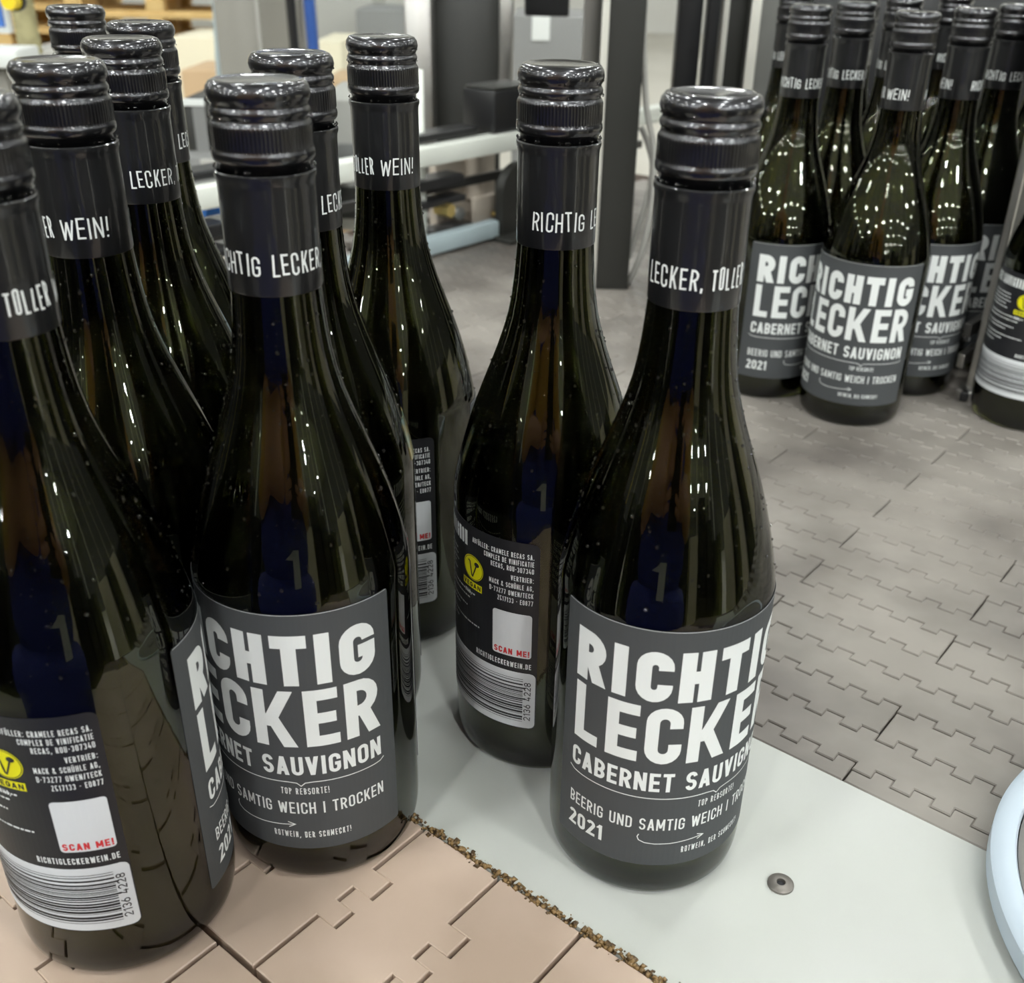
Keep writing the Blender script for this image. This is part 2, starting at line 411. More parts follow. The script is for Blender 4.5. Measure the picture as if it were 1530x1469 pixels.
# high-bay lamps
LR = 0.27
hood = B().lathe([(0, .16), (.05, .16), (.07, .10), (LR + .02, .0), (LR, -.005), (LR, .0), (0, .02)], 24).mesh('lamp_hood', 'darksteel', True)
lens = B().lathe([(0, 0.0), (LR * .98, 0.0), (LR * .98, .012), (0, .012)], 24)
lens = B().lathe([(0, -.09), (LR * .45, -.078), (LR * .8, -.045), (LR * .98, .0), (LR * .98, .012), (0, .012)], 24).mesh('lamp_lens', 'lamp')
lens_front = lens.copy(); lens_front.materials[0] = MT['lamp_front']
stem = B().tube([(0, 0, .15), (0, 0, .5)], .012, 8).mesh('lamp_rod', 'darksteel')
LX = [-16.5, -10.5, -6.0, -2.2, 1.6, 5.4, 10.0, 16.0]; LY = [-27, -21, -16, -11.5, -7.5, -4, -1.0, 2.2, 5.4, 9.0, 13.0]
for i, lx in enumerate(LX):
    for j, ly in enumerate(LY):
        t_ = empty('ceiling_lamp', (lx, ly, HZ - .5))
        tag(t_, 'round high bay lamp hanging from the hall ceiling', 'lamp', 'high bay lamps under the ceiling')
        link_mesh('hood', hood, t_); link_mesh('lens', lens_front if ly < -3 else lens, t_); link_mesh('rod', stem, t_)

# ------------------------------------------------------------------ conveyors
# steel bed under the belts
bed = empty('conveyor_frame', tn(-.37, .65, 0))
tag(bed, 'stainless steel conveyor frame carrying both belts and the white plate', 'conveyor')
def bedbox(name, t0, t1, n0, n1, z0, z1, m):
    c = tn((t0 + t1) / 2, (n0 + n1) / 2, (z0 + z1) / 2) - Vector(bed.location)
    return B().box(c, (t1 - t0, n1 - n0, z1 - z0), T, N).build(name, m, bed)
bedbox('bed_panel', -1.05, .36, .046, 1.52, -.07, -.0135, 'dirt')
bedbox('side_panel', -1.07, -1.05, .046, 1.52, -.16, -.02, 'steel')
bedbox('side_panel', .36, .38, .046, 1.52, -.16, -.02, 'steel')
for t0 in (-1.0, .30):
    for n0 in (.05, 1.4):
        bedbox('leg', t0, t0 + .06, n0, n0 + .06, FLOOR_Z, -.07, 'steel')

# white transfer plate
pl = empty('transfer_plate', tn(-.4, .298, 0))
tag(pl, 'white plastic transfer plate between the tan chain and the grey belt', 'plate')
PC = Vector(pl.location)
b = B().box(tn(-.375, .2993, -.006) - PC, (1.33, .1406, .012), T, N, bev=.0008); sharp(b.build('slab', 'plate', pl))
scr = B().lathe([(0, .0001), (.0017, .0001), (.0018, .0013), (.0042, .0012), (.0052, .0006), (.0053, -.001)], 24).build('screw', 'screw', pl, loc=tn(-.1033, .2974, .0003) - PC); sharp(scr, 40)
B().lathe([(0, 0), (.0017, 0)], 6).build('hex_socket', 'blackprint', scr, loc=(0, 0, .0003))
# crumbs along the seam
g = B()
rg = random.Random(3)
for i in range(5200):
    t_ = -.95 + rg.random() * 1.2; n_ = .2292 + rg.gauss(0, .0011); r_ = .0005 + rg.random() ** 2 * .0013
    c = tn(t_, n_, -.0006 + r_ * .25); V = []
    for d in [(1, 0, 0), (-1, 0, 0), (0, 1, 0), (0, -1, 0), (0, 0, 1), (.7, .7, .5), (-.7, .6, .5), (.6, -.7, .5)][:6]:
        V.append(c + Vector(d) * r_ * (.7 + .6 * rg.random()) - PC)
    g.add(V, [[0, 2, 4], [2, 1, 4], [1, 3, 4], [3, 0, 4], [2, 0, 1], [3, 1, 0]])
tag(g.build('grime', 'grime', pl, True), 'brown crumbly grime packed in the seam', kind='stuff')

# tan slat chains
def link_poly(length):
    g1, g2 = .0009, .0003
    c = 0.04415
    def prof(off):   # (t offset, n) from n=0 to n=.0883
        return [(0, 0), (0, .0302), (.0092, .0302), (.0092, .0397), (.0006, .0397), (.0006, .0482), (.0100, .0482), (.0100, .0593), (0, .0593), (0, .0883)]
    lo = [(t_ + g1, n_) for t_, n_ in prof(0)]
    hi = [(t_ + length - g1, n_) for t_, n_ in prof(0)]
    return lo[::-1][::-1], hi
def chain_link(length):
    lo, hi = link_poly(length)
    poly = [(lo[0][0], 0)] 
    poly = [(hi[i][0], hi[i][1]) for i in range(len(hi))] + [(lo[i][0], lo[i][1]) for i in range(len(lo) - 1, -1, -1)]
    return poly
PITCHT = .0411
lk = B().prism(chain_link(PITCHT), (0, 0, 0), (1, 0, 0), (0, 1, 0), (0, 0, 1), .010, .0004, .0004).mesh('chain_link', 'tan')
for lane, (n0, tph) in enumerate([(.1393, -.2325), (.0488, -.2100)]):
    ch = empty('slat_chain', tn(tph, n0, 0), TH)
    tag(ch, ['tan plastic slat chain of toothed links running beside the white plate', 'tan plastic slat chain at the lower left edge, left of its twin'][lane], 'conveyor chain')
    for k in range(-13, 9):
        link_mesh('chain_link', lk, ch, loc=(k * PITCHT, 0, 0))

# grey modular belt
belt = empty('modular_belt', tn(-.1097, .3852, 0), TH)
tag(belt, 'wide grey modular plastic belt of interlocking toothed tiles', 'conveyor belt')
PT, PN, STEP = .0181, .0263, .0058
MW = PT * 10
def module_poly(k0, k1, first=False):
    """k0..k1 in half teeth measured from the joint; boundary is high on odd-numbered half teeth"""
    g_ = .00048
    def hi(k): return (k % 2 == 1)
    up_ = []; lo_ = []
    for k in range(k0, k1):
        y1 = PN + (0 if hi(k) else -STEP) - g_
        y0 = (0 if hi(k) else -STEP) + g_
        if first: y0 = .0110
        up_ += [(k * PT / 2, y1), ((k + 1) * PT / 2, y1)]
        lo_ += [(k * PT / 2, y0), ((k + 1) * PT / 2, y0)]
    def clean(l):
        r_ = [l[0]]
        for p in l[1:]:
            if abs(p[0] - r_[-1][0]) + abs(p[1] - r_[-1][1]) > 1e-7: r_.append(p)
        # drop collinear
        q = [r_[0]]
        for i in range(1, len(r_) - 1):
            if abs(r_[i][1] - q[-1][1]) < 1e-9 and abs(r_[i + 1][1] - r_[i][1]) < 1e-9: continue
            q.append(r_[i])
        q.append(r_[-1]); return q
    up_ = clean(up_); lo_ = clean(lo_)
    s_ = g_
    lo_[0] = (lo_[0][0] + s_, lo_[0][1]); lo_[-1] = (lo_[-1][0] - s_, lo_[-1][1])
    up_[0] = (up_[0][0] + s_, up_[0][1]); up_[-1] = (up_[-1][0] - s_, up_[-1][1])
    # narrow the vertical steps a little so tooth flanks leave a gap
    return lo_ + up_[::-1]
mod_full = B().prism(module_poly(0, 20), (0, 0, 0), (1, 0, 0), (0, 1, 0), (0, 0, 1), .009, .0005, .0006).mesh('belt_module', 'grey')
mod_first = B().prism(module_poly(0, 20, True), (0, 0, 0), (1, 0, 0), (0, 1, 0), (0, 0, 1), .009, .0005, .0006).mesh('belt_module', 'grey')
NROW = 41
for r_ in range(NROW):
    half = 0 if (r_ in (0, 2) or (r_ >= 5 and r_ % 2 == 1)) else 1
    for k in range(-5 if half == 0 else -4, 3 if half == 0 else 3):
        t0 = k * MW - half * MW / 2
        if t0 > .36 or t0 + MW < -.80: continue
        link_mesh('belt_module', mod_first if r_ == 0 else mod_full, belt, loc=(t0, (r_ - 1) * PN, 0))

# round guide disc at the right edge
dk = empty('guide_disc', (.300, .268, 0.001))
tag(dk, 'large round guide wheel with pale translucent rim and grey hub, right edge', 'wheel')
sharp(B().lathe([(.1085, .0), (.116, .0), (.1184, .0015), (.1184, .0095), (.116, .0115), (.1095, .0115), (.1085, .0100), (.1085, .0)], 128).build('rim', 'disc', dk), 40)
sharp(B().lathe([(0, .0), (.1080, .0), (.1080, .0095), (.1062, .0108), (.03, .0108), (.03, .02), (0, .02)], 128).build('hub_plate', 'discgrey', dk), 40)

# ------------------------------------------------------------------ wine bottle meshes
HB = 0.2912; RB = 0.0394
CAP0 = HB
body_prof = [(0, .006), (.012, .005), (.024, .0022), (.031, .0003), (.0345, .0), (.0368, .0012), (.0384, .0042), (.0391, .0085), (.0394, .014), (.0394, .06), (.0394, .10), (.0394, .1265), (.0390, .1305), (.0381, .1350), (.0367, .1415), (.0348, .1490), (.0325, .1570), (.0299, .1650), (.0272, .1725), (.0244, .1800), (.0217, .1875), (.0193, .1950), (.0175, .2020), (.0163, .2090), (.0155, .2160), (.01495, .2230), (.0145, .2300), (.0138, .2420), (.0135, .2660), (.0130, .2700), (.0, .2705)]
glass_me = B().lathe(body_prof, 96).mesh('glass_body', 'glass', True)
FILL = .2600
win = [(0, .0095), (.030, .0065), (.0345, .0072), (.0362, .0105), (.0366, .016)] + [(r_ - .0028, z_) for r_, z_ in body_prof if .02 < z_ < FILL] + [(.0112, FILL), (0, FILL)]
wine_me = B().lathe(win, 64).mesh('wine', 'wine', True)
sharp(glass_me, 60); sharp(wine_me, 50)
ST = HB - .026
cz = lambda d: HB - d
cap_prof = [(0, cz(.0006)), (.0100, cz(.0006)), (.0118, cz(.0003)), (.0128, cz(.0)), (.0140, cz(.0005)), (.0150, cz(.0019)), (.0154, cz(.0038)), (.0151, cz(.0052)), (.0146, cz(.0062)), (.0143, cz(.0068)), (.0146, cz(.0074)), (.01505, cz(.0083)), (.0150, cz(.0092)), (.01445, cz(.0101)), (.0143, cz(.0106)), (.0147, cz(.0113)), (.0152, cz(.0121)), (.01535, cz(.0128)), (.01535, cz(.0185)), (.0150, cz(.0190)), (.0154, cz(.0196)), (.01555, cz(.0208)), (.0154, cz(.0219)), (.0149, cz(.0227)), (.0141, cz(.0231)), (.0141, cz(.0262)), (.0138, cz(.0262))]
def knurl(j, k, r_):
    if j in (17, 18): return r_ - (.00055 if k % 3 == 0 else 0)
    return r_
cap_me = B().lathe(cap_prof, 240, rf=knurl).mesh('screw_cap', 'cap', True)
SB = HB - .0618
slv_prof = [(.0144, ST + .0002), (.0149, ST + .0006), (.0154, ST + .0002), (.01545, ST - .0010), (.0150, ST - .0022), (.01485, ST - .004), (.01485, SB + .02), (.01485, SB + .0004), (.0147, SB), (.0144, SB), (.0142, SB + .004)]
slv_me = B().lathe(slv_prof, 64).mesh('neck_sleeve', 'sleeve', True); sharp(slv_me, 45)

# --- sleeve lettering (x in mm on radius .0150)
RS = .01498
mm_s = RS * 1000 * pi / 180
rh = random.Random(11)
out = ([], [])
def hand_word(word, a0, a1):
    h = 6.7; t_ = .66; gap = .85
    n_ = len(word); x0 = a0 * mm_s; wtot = (a1 - a0) * mm_s
    fix = sum(t_ * 1.4 for c in word if REL.get(c, 1) == 0); rel = sum(REL.get(c, 1) for c in word)
    w0 = (wtot - fix - gap * (n_ - 1)) / rel; x = x0
    for c in word:
        k = REL.get(c, 1.0); w_ = t_ * 1.4 if k == 0 else k * w0
        hh = h * (1 + rh.uniform(-.09, .09)); dy = rh.uniform(-.25, .25); sl = rh.uniform(-.06, .06)
        jit = lambda p: (p[0] + sl * p[1] + rh.uniform(-.06, .06), p[1] + rh.uniform(-.05, .05))
        put_glyph(c, x, 236.0 + dy, w_, hh if c not in ',' else hh, t_, out, 1.2, jit)
        x += w_ + gap
hand_word('RICHTIG', 0, 78); hand_word('LECKER,', 92, 169); hand_word('TOLLER', 178.5, 232); hand_word('WEIN!', 243, 304)
slv_txt = wrap(out, RS, 'lettering', 'ink')

# --- front label
def patch(R, a0, a1, z0, z1, name, m, rad=0.0, th=.00012):
    """thin closed paper sheet on the cylinder; angles in degrees; rounded corners rad (m)"""
    na = max(2, int(abs(a1 - a0) / 3)); rows = []
    zs = [z0] + ([z0 + rad * f for f in (.15, .4, .7, 1)] if rad else []) + ([z1 - rad * f for f in (1, .7, .4, .15)] if rad else []) + [z1]
    V = []; F = []
    for z in zs:
        ins = 0.0
        if rad:
            d = min(z - z0, z1 - z)
            if d < rad: ins = rad - sqrt(max(0, rad * rad - (rad - d) ** 2))
        di = degrees(ins / R)
        for i in range(na + 1):
            a = radians(a0 + di + (a1 - a0 - 2 * di) * i / na)
            V.append((R * cos(a), R * sin(a), z))
    n_ = na + 1; ns = len(zs)
    for j in range(ns - 1):
        for i in range(na): F.append([j * n_ + i, j * n_ + i + 1, (j + 1) * n_ + i + 1, (j + 1) * n_ + i])
    k = len(V); k2 = R - th
    V += [(v[0] * k2 / R, v[1] * k2 / R, v[2]) for v in V[:k]]
    ring = [i for i in range(na + 1)] + [j * n_ + na for j in range(1, ns)] + [(ns - 1) * n_ + i for i in range(na - 1, -1, -1)] + [j * n_ for j in range(ns - 2, 0, -1)]
    for a, c in zip(ring, ring[1:] + ring[:1]): F.append([a, a + k, c + k, c])
    return mesh(name, V, F, m)
RL = RB + .00016; RP = RL + .00013
mm_l = RP * 1000 * pi / 180
FL0, FL1 = -76.9, 76.9
front_me = patch(RL, FL0, FL1, .0188, .1272, 'front_label', 'label', 0.0012)
out = ([], []); X = lambda a: (a - 66.6) * mm_l
z0, hh, tt = 97.4, 21.3, 5.3
wl = 18.6 * mm_l
for c, a, w_ in [('R', 0, wl), ('I', 22.8, tt), ('C', 35.2, wl), ('H', 57.2, 17.6 * mm_l), ('T', 78.4, 18.2 * mm_l), ('I', 100.4, tt), ('G', 112.6, 20.2 * mm_l)]:
    put_glyph(c, X(a), z0, w_, hh, tt, out)
z0, hh, tt = 69.6, 25.4, 4.75
for c, a, w_ in [('L', .4, 16 * mm_l), ('E', 21.4, 17.6 * mm_l), ('C', 42.6, 19 * mm_l), ('K', 65, 22 * mm_l), ('E', 92.2, 17.6 * mm_l), ('R', 113.4, 19.4 * mm_l)]:
    put_glyph(c, X(a), z0, w_, hh, tt, out)
put_text('CABERNET SAUVIGNON', X(0), 56.2, 8.8, 1.5, out, width=132.8 * mm_l, gap=1.0)
# curly brace rule
pts = [(X(-1.5), 54.4), (X(2), 53.2), (X(8), 52.9), (X(40), 52.8), (X(80), 52.8), (X(84.5), 52.4), (X(86.8), 50.9), (X(89.1), 52.4), (X(93.5), 52.8), (X(112), 52.8), (X(128), 52.9), (X(132), 53.2), (X(134.5), 54.4)]
ribbon(pts, .38, 2.0, out)
rh2 = random.Random(5)
j2 = lambda p: (p[0] + rh2.uniform(-.08, .08), p[1] + rh2.uniform(-.08, .08))
put_text('TOP REBSORTE!', X(75.5), 46.8, 3.1, .34, out, width=26 * mm_l, gap=.55, hand=j2)
put_text('BEERIG UND SAMTIG WEICH | TROCKEN', X(0), 37.0, 5.7, .68, out, width=132.8 * mm_l, gap=.72)
put_text('2021', X(0), 25.8, 7.5, 1.35, out, width=23.6 * mm_l, gap=.8)
ar = [(X(44), 34.6), (X(43.3), 33.2), (X(44.2), 31.6), (X(47.5), 30.5), (X(53), 30.1), (X(62), 30.2), (X(72), 30.8), (X(81.4), 31.5)]
ribbon(ar, .38, 1.5, out); ribbon([(X(77.2), 32.6), (X(81.4), 31.5), (X(77.6), 30.0)], .38, 1.5, out)
put_text('ROTWEIN, DER SCHMECKT!', X(68.5), 24.8, 3.0, .34, out, width=43 * mm_l, gap=.55, hand=j2)
ribbon([(X(-9.2), 127.1), (X(142.4), 127.1)], .16, 2.0, out)
front_txt = wrap(out, RP, 'lettering', 'ink')

# --- back label; b = angle left of its right edge
BR = 76.9 + 38.5 + 128.2     # right edge angle relative to front label centre (wraps to -116.4)
BR -= 360
back_me = patch(RL, BR - 128.2, BR, .0258, .1192, 'back_label', 'backlabel', .003)
Y = lambda b_: b_ * mm_l
out = ([], [])
for s_, y_, wd in [('ABFÜLLER: CRAMELE RECAS SA.', 112.1, 29.5), ('COMPLEX DE VINIFICATIE', 108.8, 22.6), ('RECAS, ROU-307340', 105.5, 19), ('VERTRIEB:', 101.2, 9.6), ('MACK & SCHÜHLE AG,', 97.4, 19.8), ('D-73277 OWEN/TECK', 93.8, 19.6), ('2517133 - E0877', 90.2, 15.6)]:
    put_text(s_, Y(-3.4), y_, 2.35, .30, out, width=wd, gap=.36, align='r', maxl=1.5)
put_text('RICHTIGLECKERWEIN.DE', Y(-3.6), 57.9, 2.7, .40, out, width=39 * mm_l, gap=.45, align='r', maxl=1.5)
put_text('CABERNET SAUVIGNON', Y(-51.4), 108.6, 7.0, 1.15, out, width=66 * mm_l, gap=.8, align='r')
# small print (too small to read in the photograph) as thin broken strokes
rb = random.Random(9)
def tiny(x0, x1, y):
    x = x0
    while x < x1 - .6:
        l = rb.uniform(.5, 2.6); ribbon([(x, y), (min(x + l, x1), y)], .75, 1.5, out); x += l + .45
for i in range(5): tiny(Y(-123), Y(-62 - rb.uniform(0, 8)), 102.5 - i * 2.6)
for y_ in (85.4, 77.6):
    disc2d(Y(-119), y_ + .6, 2.1, 2.1, out, 20)
for i, (y_, e) in enumerate([(86.8, -44), (84.0, -48), (79.2, -52), (76.6, -62), (71.6, -40), (68.6, -64), (65.4, -76)]):
    tiny(Y(-114 if i < 4 else -123), Y(e), y_)
put_text('WILD,', Y(-47.5), 86.0, 1.9, .34, out, width=4.6, gap=.35, align='r', maxl=1.5)
back_txt = wrap(out, RP, 'lettering', 'ink', BR)
out = ([], []); disc2d(Y(-46), 99.6, 6.5, 5.9, out, 32)
rect2d(Y(-56.5), 89.4, Y(-37.8), 92.8, out)
seal_me = wrap(out, RP, 'vegan_seal', 'yellow', BR)
out = ([], [])
cxs = Y(-46)
ribbon([(cxs - 3.0, 102.6), (cxs - 1.9, 102.2), (cxs - .6, 96.0), (cxs + .2, 95.4)], .75, 1.0, out); ribbon([(cxs + .0, 95.6), (cxs + 1.2, 98.5), (cxs + 2.2, 101.0)], .65, 1.0, out)
k = len(out[0]); disc2d(cxs + 2.6, 102.0, 1.5, 1.1, out, 14)
ribbon(arc(cxs, 99.6, 6.0, 5.45, 0, 360, 36), .25, 1.0, out)
put_text('VEGAN', Y(-55.3), 90.0, 2.3, .5, out, width=16.4 * mm_l, gap=.6, maxl=1.2)
seal_txt = wrap(out, RP + .00008, 'seal_mark', 'blackprint', BR)
scan_me = patch(RP, BR - 29.2, BR - 3.7, .0634, .0853, 'scan_panel', 'whitepanel', .0014)
out = ([], []); put_text('SCAN ME!', Y(-28.0), 64.3, 3.0, .62, out, width=23.2 * mm_l, gap=.5, maxl=1.2)
scan_txt = wrap(out, RP + .0001, 'lettering', 'red', BR)
bar_me = patch(RP - .00003, BR - 128.0, BR - .6, .0262, .0556, 'barcode_panel', 'whitepanel', .0026)
out = ([], []); z_ = 29.6
rb = random.Random(21)
while z_ < 52.4:
    th_ = rb.choice([.22, .22, .34, .34, .5, .75, 1.0]); ln = -8.4 if rb.random() < .85 else -6.6
    ribbon([(Y(-124), z_ + th_ / 2), (Y(ln), z_ + th_ / 2)], th_, 2.0, out); z_ += th_ + rb.choice([.3, .4, .55, .8, 1.1])
o2 = ([], []); put_text('2136 4228', 0, 0, 3.0, .4, o2, width=20.6, gap=.5, maxl=1.2)
k = len(out[0]); out[0].extend(Vector((Y(-3.4) - v.y, 30.4 + v.x)) for v in o2[0]); out[1].extend([[i + k for i in f] for f in o2[1]])
bar_txt = wrap(out, RP + .0001, 'barcode', 'blackprint', BR)
def body_r(z):
    for (ra, za), (rb_, zb) in zip(body_prof[5:], body_prof[6:]):
        if za <= z <= zb: return ra + (rb_ - ra) * (z - za) / (zb - za)
V = []; F = []
for lay in (.0004, -.0002):
    for j in range(7):
        z_ = .1300 + .018 * j / 6
        for i in range(9):
            a_ = radians(-13 + 26 * i / 8); V.append(((body_r(z_) + lay) * cos(a_), (body_r(z_) + lay) * sin(a_), z_))
for j in range(6):
    for i in range(8):
        q = j * 9 + i; F.append([q, q + 1, q + 10, q + 9]); F.append([63 + q + 9, 63 + q + 10, 63 + q + 1, 63 + q])
ring = list(range(9)) + [j * 9 + 8 for j in range(1, 7)] + [54 + i for i in range(7, -1, -1)] + [j * 9 for j in range(5, 0, -1)]
for a_, c_ in zip(ring, ring[1:] + ring[:1]): F.append([a_, a_ + 63, c_ + 63, c_])
stamp_me = mesh('tax_stamp', V, F, 'holo')

# --- droplets (countless tiny beads of water)
def droplets(seed, n_):
    r0 = random.Random(seed); g_ = B()
    zs_ = [(z_, r_) for r_, z_ in body_prof if .10 < z_ < .235]
    for i in range(n_):
        z_ = r0.uniform(.13, .226); 
        for (za, ra), (zb, rb_) in zip(zs_, zs_[1:]):
            if za <= z_ <= zb: rr = ra + (rb_ - ra) * (z_ - za) / (zb - za)
        a = r0.uniform(0, 2 * pi); s_ = .00022 + .0006 * r0.random() ** 3
        c = Vector((rr * cos(a), rr * sin(a), z_)); nx = Vector((cos(a), sin(a), .45)).normalized(); ty = Vector((-sin(a), cos(a), 0)); tz = nx.cross(ty)
        V = [c + nx * s_ * .8]; F = []
        for q, h_ in ((.6, .62), (1, 0), (.9, -.5)):
            for k in range(8): V.append(c + (ty * cos(k * pi / 4) + tz * sin(k * pi / 4)) * s_ * q + nx * s_ * h_)
        for k in range(8):
            k2 = (k + 1) % 8; F.append([0, 1 + k, 1 + k2]); F.append([1 + k, 9 + k, 9 + k2, 1 + k2]); F.append([9 + k, 17 + k, 17 + k2, 9 + k2])
        g_.add(V, F)
    # a few beads on the cap rings
    for i in range(n_ // 5):
        a = r0.uniform(0, 2 * pi); d = r0.choice([.0055, .010, .0193, .0245, .0245]); rr = .0150; s_ = .0003 + .0004 * r0.random()
        c = Vector((rr * cos(a), rr * sin(a), HB - d)); nx = Vector((cos(a), sin(a), .2)).normalized(); ty = Vector((-sin(a), cos(a), 0)); tz = nx.cross(ty)
        V = [c + nx * s_ * .8]; F = []
        for q, h_ in ((.6, .62), (1, 0), (.9, -.5)):
            for k in range(8): V.append(c + (ty * cos(k * pi / 4) + tz * sin(k * pi / 4)) * s_ * q + nx * s_ * h_)
        for k in range(8):
            k2 = (k + 1) % 8; F.append([0, 1 + k, 1 + k2]); F.append([1 + k, 9 + k, 9 + k2, 1 + k2]); F.append([9 + k, 17 + k, 17 + k2, 9 + k2])
        g_.add(V, F)
    return g_.mesh('droplets', 'drop', True)
DROPS = [droplets(s_, 420) for s_ in (1, 2, 3)]

GA, GB = 'wine bottles on the white plate and tan chain', 'wine bottles waiting on the grey belt'
def bottle(pos, front, sleeve, label, group, drops=0, stamp=None):
    root = empty('wine_bottle', (pos[0], pos[1], 0.0))
    tag(root, label, 'bottle', group)
    gl = link_mesh('glass_body', glass_me, root); gl['label'] = 'dark green glass filled with red wine'
    link_mesh('wine', wine_me, gl)
    c = link_mesh('screw_cap', cap_me, root); c.rotation_euler[2] = radians(front * .7)
    s_ = link_mesh('neck_sleeve', slv_me, root); s_.rotation_euler[2] = radians(sleeve)
    link_mesh('lettering', slv_txt, s_)
    f = link_mesh('front_label', front_me, root); f.rotation_euler[2] = radians(front)
    link_mesh('lettering', front_txt, f)
    b_ = link_mesh('back_label', back_me, root); b_.rotation_euler[2] = radians(front)
    for nm, me in (('lettering', back_txt), ('vegan_seal', seal_me), ('seal_mark', seal_txt), ('scan_panel', scan_me), ('scan_lettering', scan_txt), ('barcode_panel', bar_me), ('barcode', bar_txt)):
        link_mesh(nm, me, b_)
    d = link_mesh('droplets', DROPS[drops % 3], root); d['kind'] = 'stuff'; d.rotation_euler[2] = radians(drops * 47)
    if stamp is not None:
        s2 = link_mesh('tax_stamp', stamp_me, root); s2.rotation_euler[2] = radians(stamp); s2['label'] = 'small holographic stamp on the shoulder'
    return root
BOT = [
 # pos, front label centre, sleeve start, label
 ((.0500, .3279), -76.9, 102.8, 'front right wine bottle on the white plate, slate label showing 2021', GA),
 ((-.0841, .3319), -108.3, -170.7, 'front wine bottle left of centre on tan chain, slate label ending in TROCKEN', GA),
 ((-.1507, .2856), 55.4, -238, 'wine bottle cut by the left edge, barcode label turned to camera', GA),
 ((.0066, .3963), 22.8, -125.9, 'wine bottle just behind the front right one, yellow seal on its back label', GA),
 ((-.0690, .4900), 59.5, 23.4, 'lone wine bottle behind the middle, sleeve reading WEIN against the machine', GA),
 ((-.0912, .4116), 85.0, -142, 'wine bottle hidden behind the one left of centre, cap and right shoulder showing', GA),
 ((-.1587, .3695), 60.0, 17, 'wine bottle behind the left edge bottle, sleeve reading WEIN', GA),
 ((-.1668, .4517), 100.0, -179.3, 'wine bottle in the left group whose sleeve reads LECKER in full', GA),
 ((-.1872, .5338), 100.0, -120.7, 'mostly hidden wine bottle of the left group, sleeve showing only LEC', GA),
 ((-.2560, .6323), 100.0, 40, 'farthest wine bottle of the left group, only its cap visible against the pallets', GA),
 ((.1932, .8430), -56.1, -182, 'wine bottle on the grey belt, label showing 2021, left end of far group', GB),
 ((.2540, .7900), -122.5, -39, 'foremost wine bottle of the far group on the grey belt, label facing', GB),
 ((.3171, .8560), -95.0, -81, 'wine bottle on the grey belt, right behind the foremost one of the far group', GB),
 ((.2440, .9100), -60.0, -209, 'wine bottle in the second row of the far group, sleeve reading TIG LECKER', GB),
 ((.3776, .9278), -40.0, -188, 'wine bottle of the far group behind the bright guard edge', GB),
 ((.3058, .9913), 30.0, -230, 'wine bottle in the third row of the far group, directly behind the foremost cap', GB),
 ((.2262, 1.0502), 10.0, -235, 'wine bottle at the back left corner of the far group, darkest against the steel post', GB),
 ((.3784, 1.0745), 40.0, -140, 'wine bottle at the back of the far group, seen between two nearer caps', GB),
 ((.3925, .7865), 22.0, 60, 'wine bottle cut by the right edge, back label with yellow seal, in front of guard', GB),
 ((.2985, 1.0930), 70.0, 10, 'wine bottle in the last row of the far group, only dark glass between caps', GB),
 ((.4500, 1.0130), 20.0, 200, 'wine bottle in the last row of the far group, at its right end', GB),
]
for i, (p, f, s_, lb, gp) in enumerate(BOT):
    bottle(p, f, s_, lb, gp, i, stamp={5: 8, 0: 120}.get(i))

# ------------------------------------------------------------------ guard edge beside the far group
gd = empty('lane_divider', (.3650, .8270, 0))
tag(gd, 'dark lane divider plate with a bright steel front edge between far bottles', 'divider')
B().box((0, 0, .17), (.006, .006, .335), T, N, bev=.001).build('front_edge', 'steel', gd)
B().box(N * .16 + Vector((0, 0, .17)), (.003, .31, .33), T, N).build('plate', 'darkpanel', gd)
B().box((-.004, -.006, .004), (.014, .016, .008), T, N, bev=.001).build('foot', 'steel', gd)
B().box(N * -.016 + Vector((0.002, 0, .004)), (.006, .010, .008), T, N, bev=.001).build('foot_pad', 'black', gd)
B().box(N * .09 - T * .01 + Vector((0, 0, .030)), (.006, .20, .012), T, N, bev=.001).build('lower_bar', 'steel', gd)
B().box(N * .09 - T * .01 + Vector((0, 0, .056)), (.006, .20, .012), T, N, bev=.001).build('upper_bar', 'darksteel', gd)

# ------------------------------------------------------------------ pixel helper: a place in the hall from a sight line and a distance (build time only)
def at(px, py, y=None, z=None):
    u = (px - 765 - CX) / FPX; v = -(py - 734.5 - CY) / FPX
    d = r2 * u + u2 * v + fwd
    k = y / d.y if y is not None else (z - CAM_H) / d.z
    return Vector((0, 0, CAM_H)) + d * k

# guard rails on the far left side of the grey belt
TR = -.85
gr = empty('guard_rail', tn(TR, .9, 0))
tag(gr, 'white plastic guard rail on rods along the far side of the grey belt', 'rail')
GC = Vector(gr.location)
sharp(B().box(tn(TR, .75, .114) - GC, (.022, 1.30, .021), T, N, bev=.003).build('upper_rail', 'rail', gr), 40)
sharp(B().box(tn(TR, .76, .014) - GC, (.016, .46, .021), T, N, bev=.003).build('lower_rail', 'bluerail', gr), 40)
B().box(tn(TR - .03, .80, .068) - GC, (.006, 1.1, .010), T, N).build('back_bar', 'darksteel', gr)
for n_ in (.55, .884):
    B().tube([tn(TR - .02, n_, .001) - GC, tn(TR - .02, n_, .20) - GC], .0052, 10).build('rod', 'rail', gr, True)
    cl = B().box(tn(TR - .02, n_ + .02, .079) - GC, (.03, .075, .012), T, N, bev=.002).build('clamp', 'black', gr)
    B().box(tn(TR - .02, n_ + .02, .057) - GC, (.03, .080, .008), T, N, bev=.002).build('clamp', 'black', gr)
    B().box(tn(TR - .018, n_ + .03, .131) - GC, (.03, .10, .008), T, N, bev=.002).build('clamp', 'black', gr)

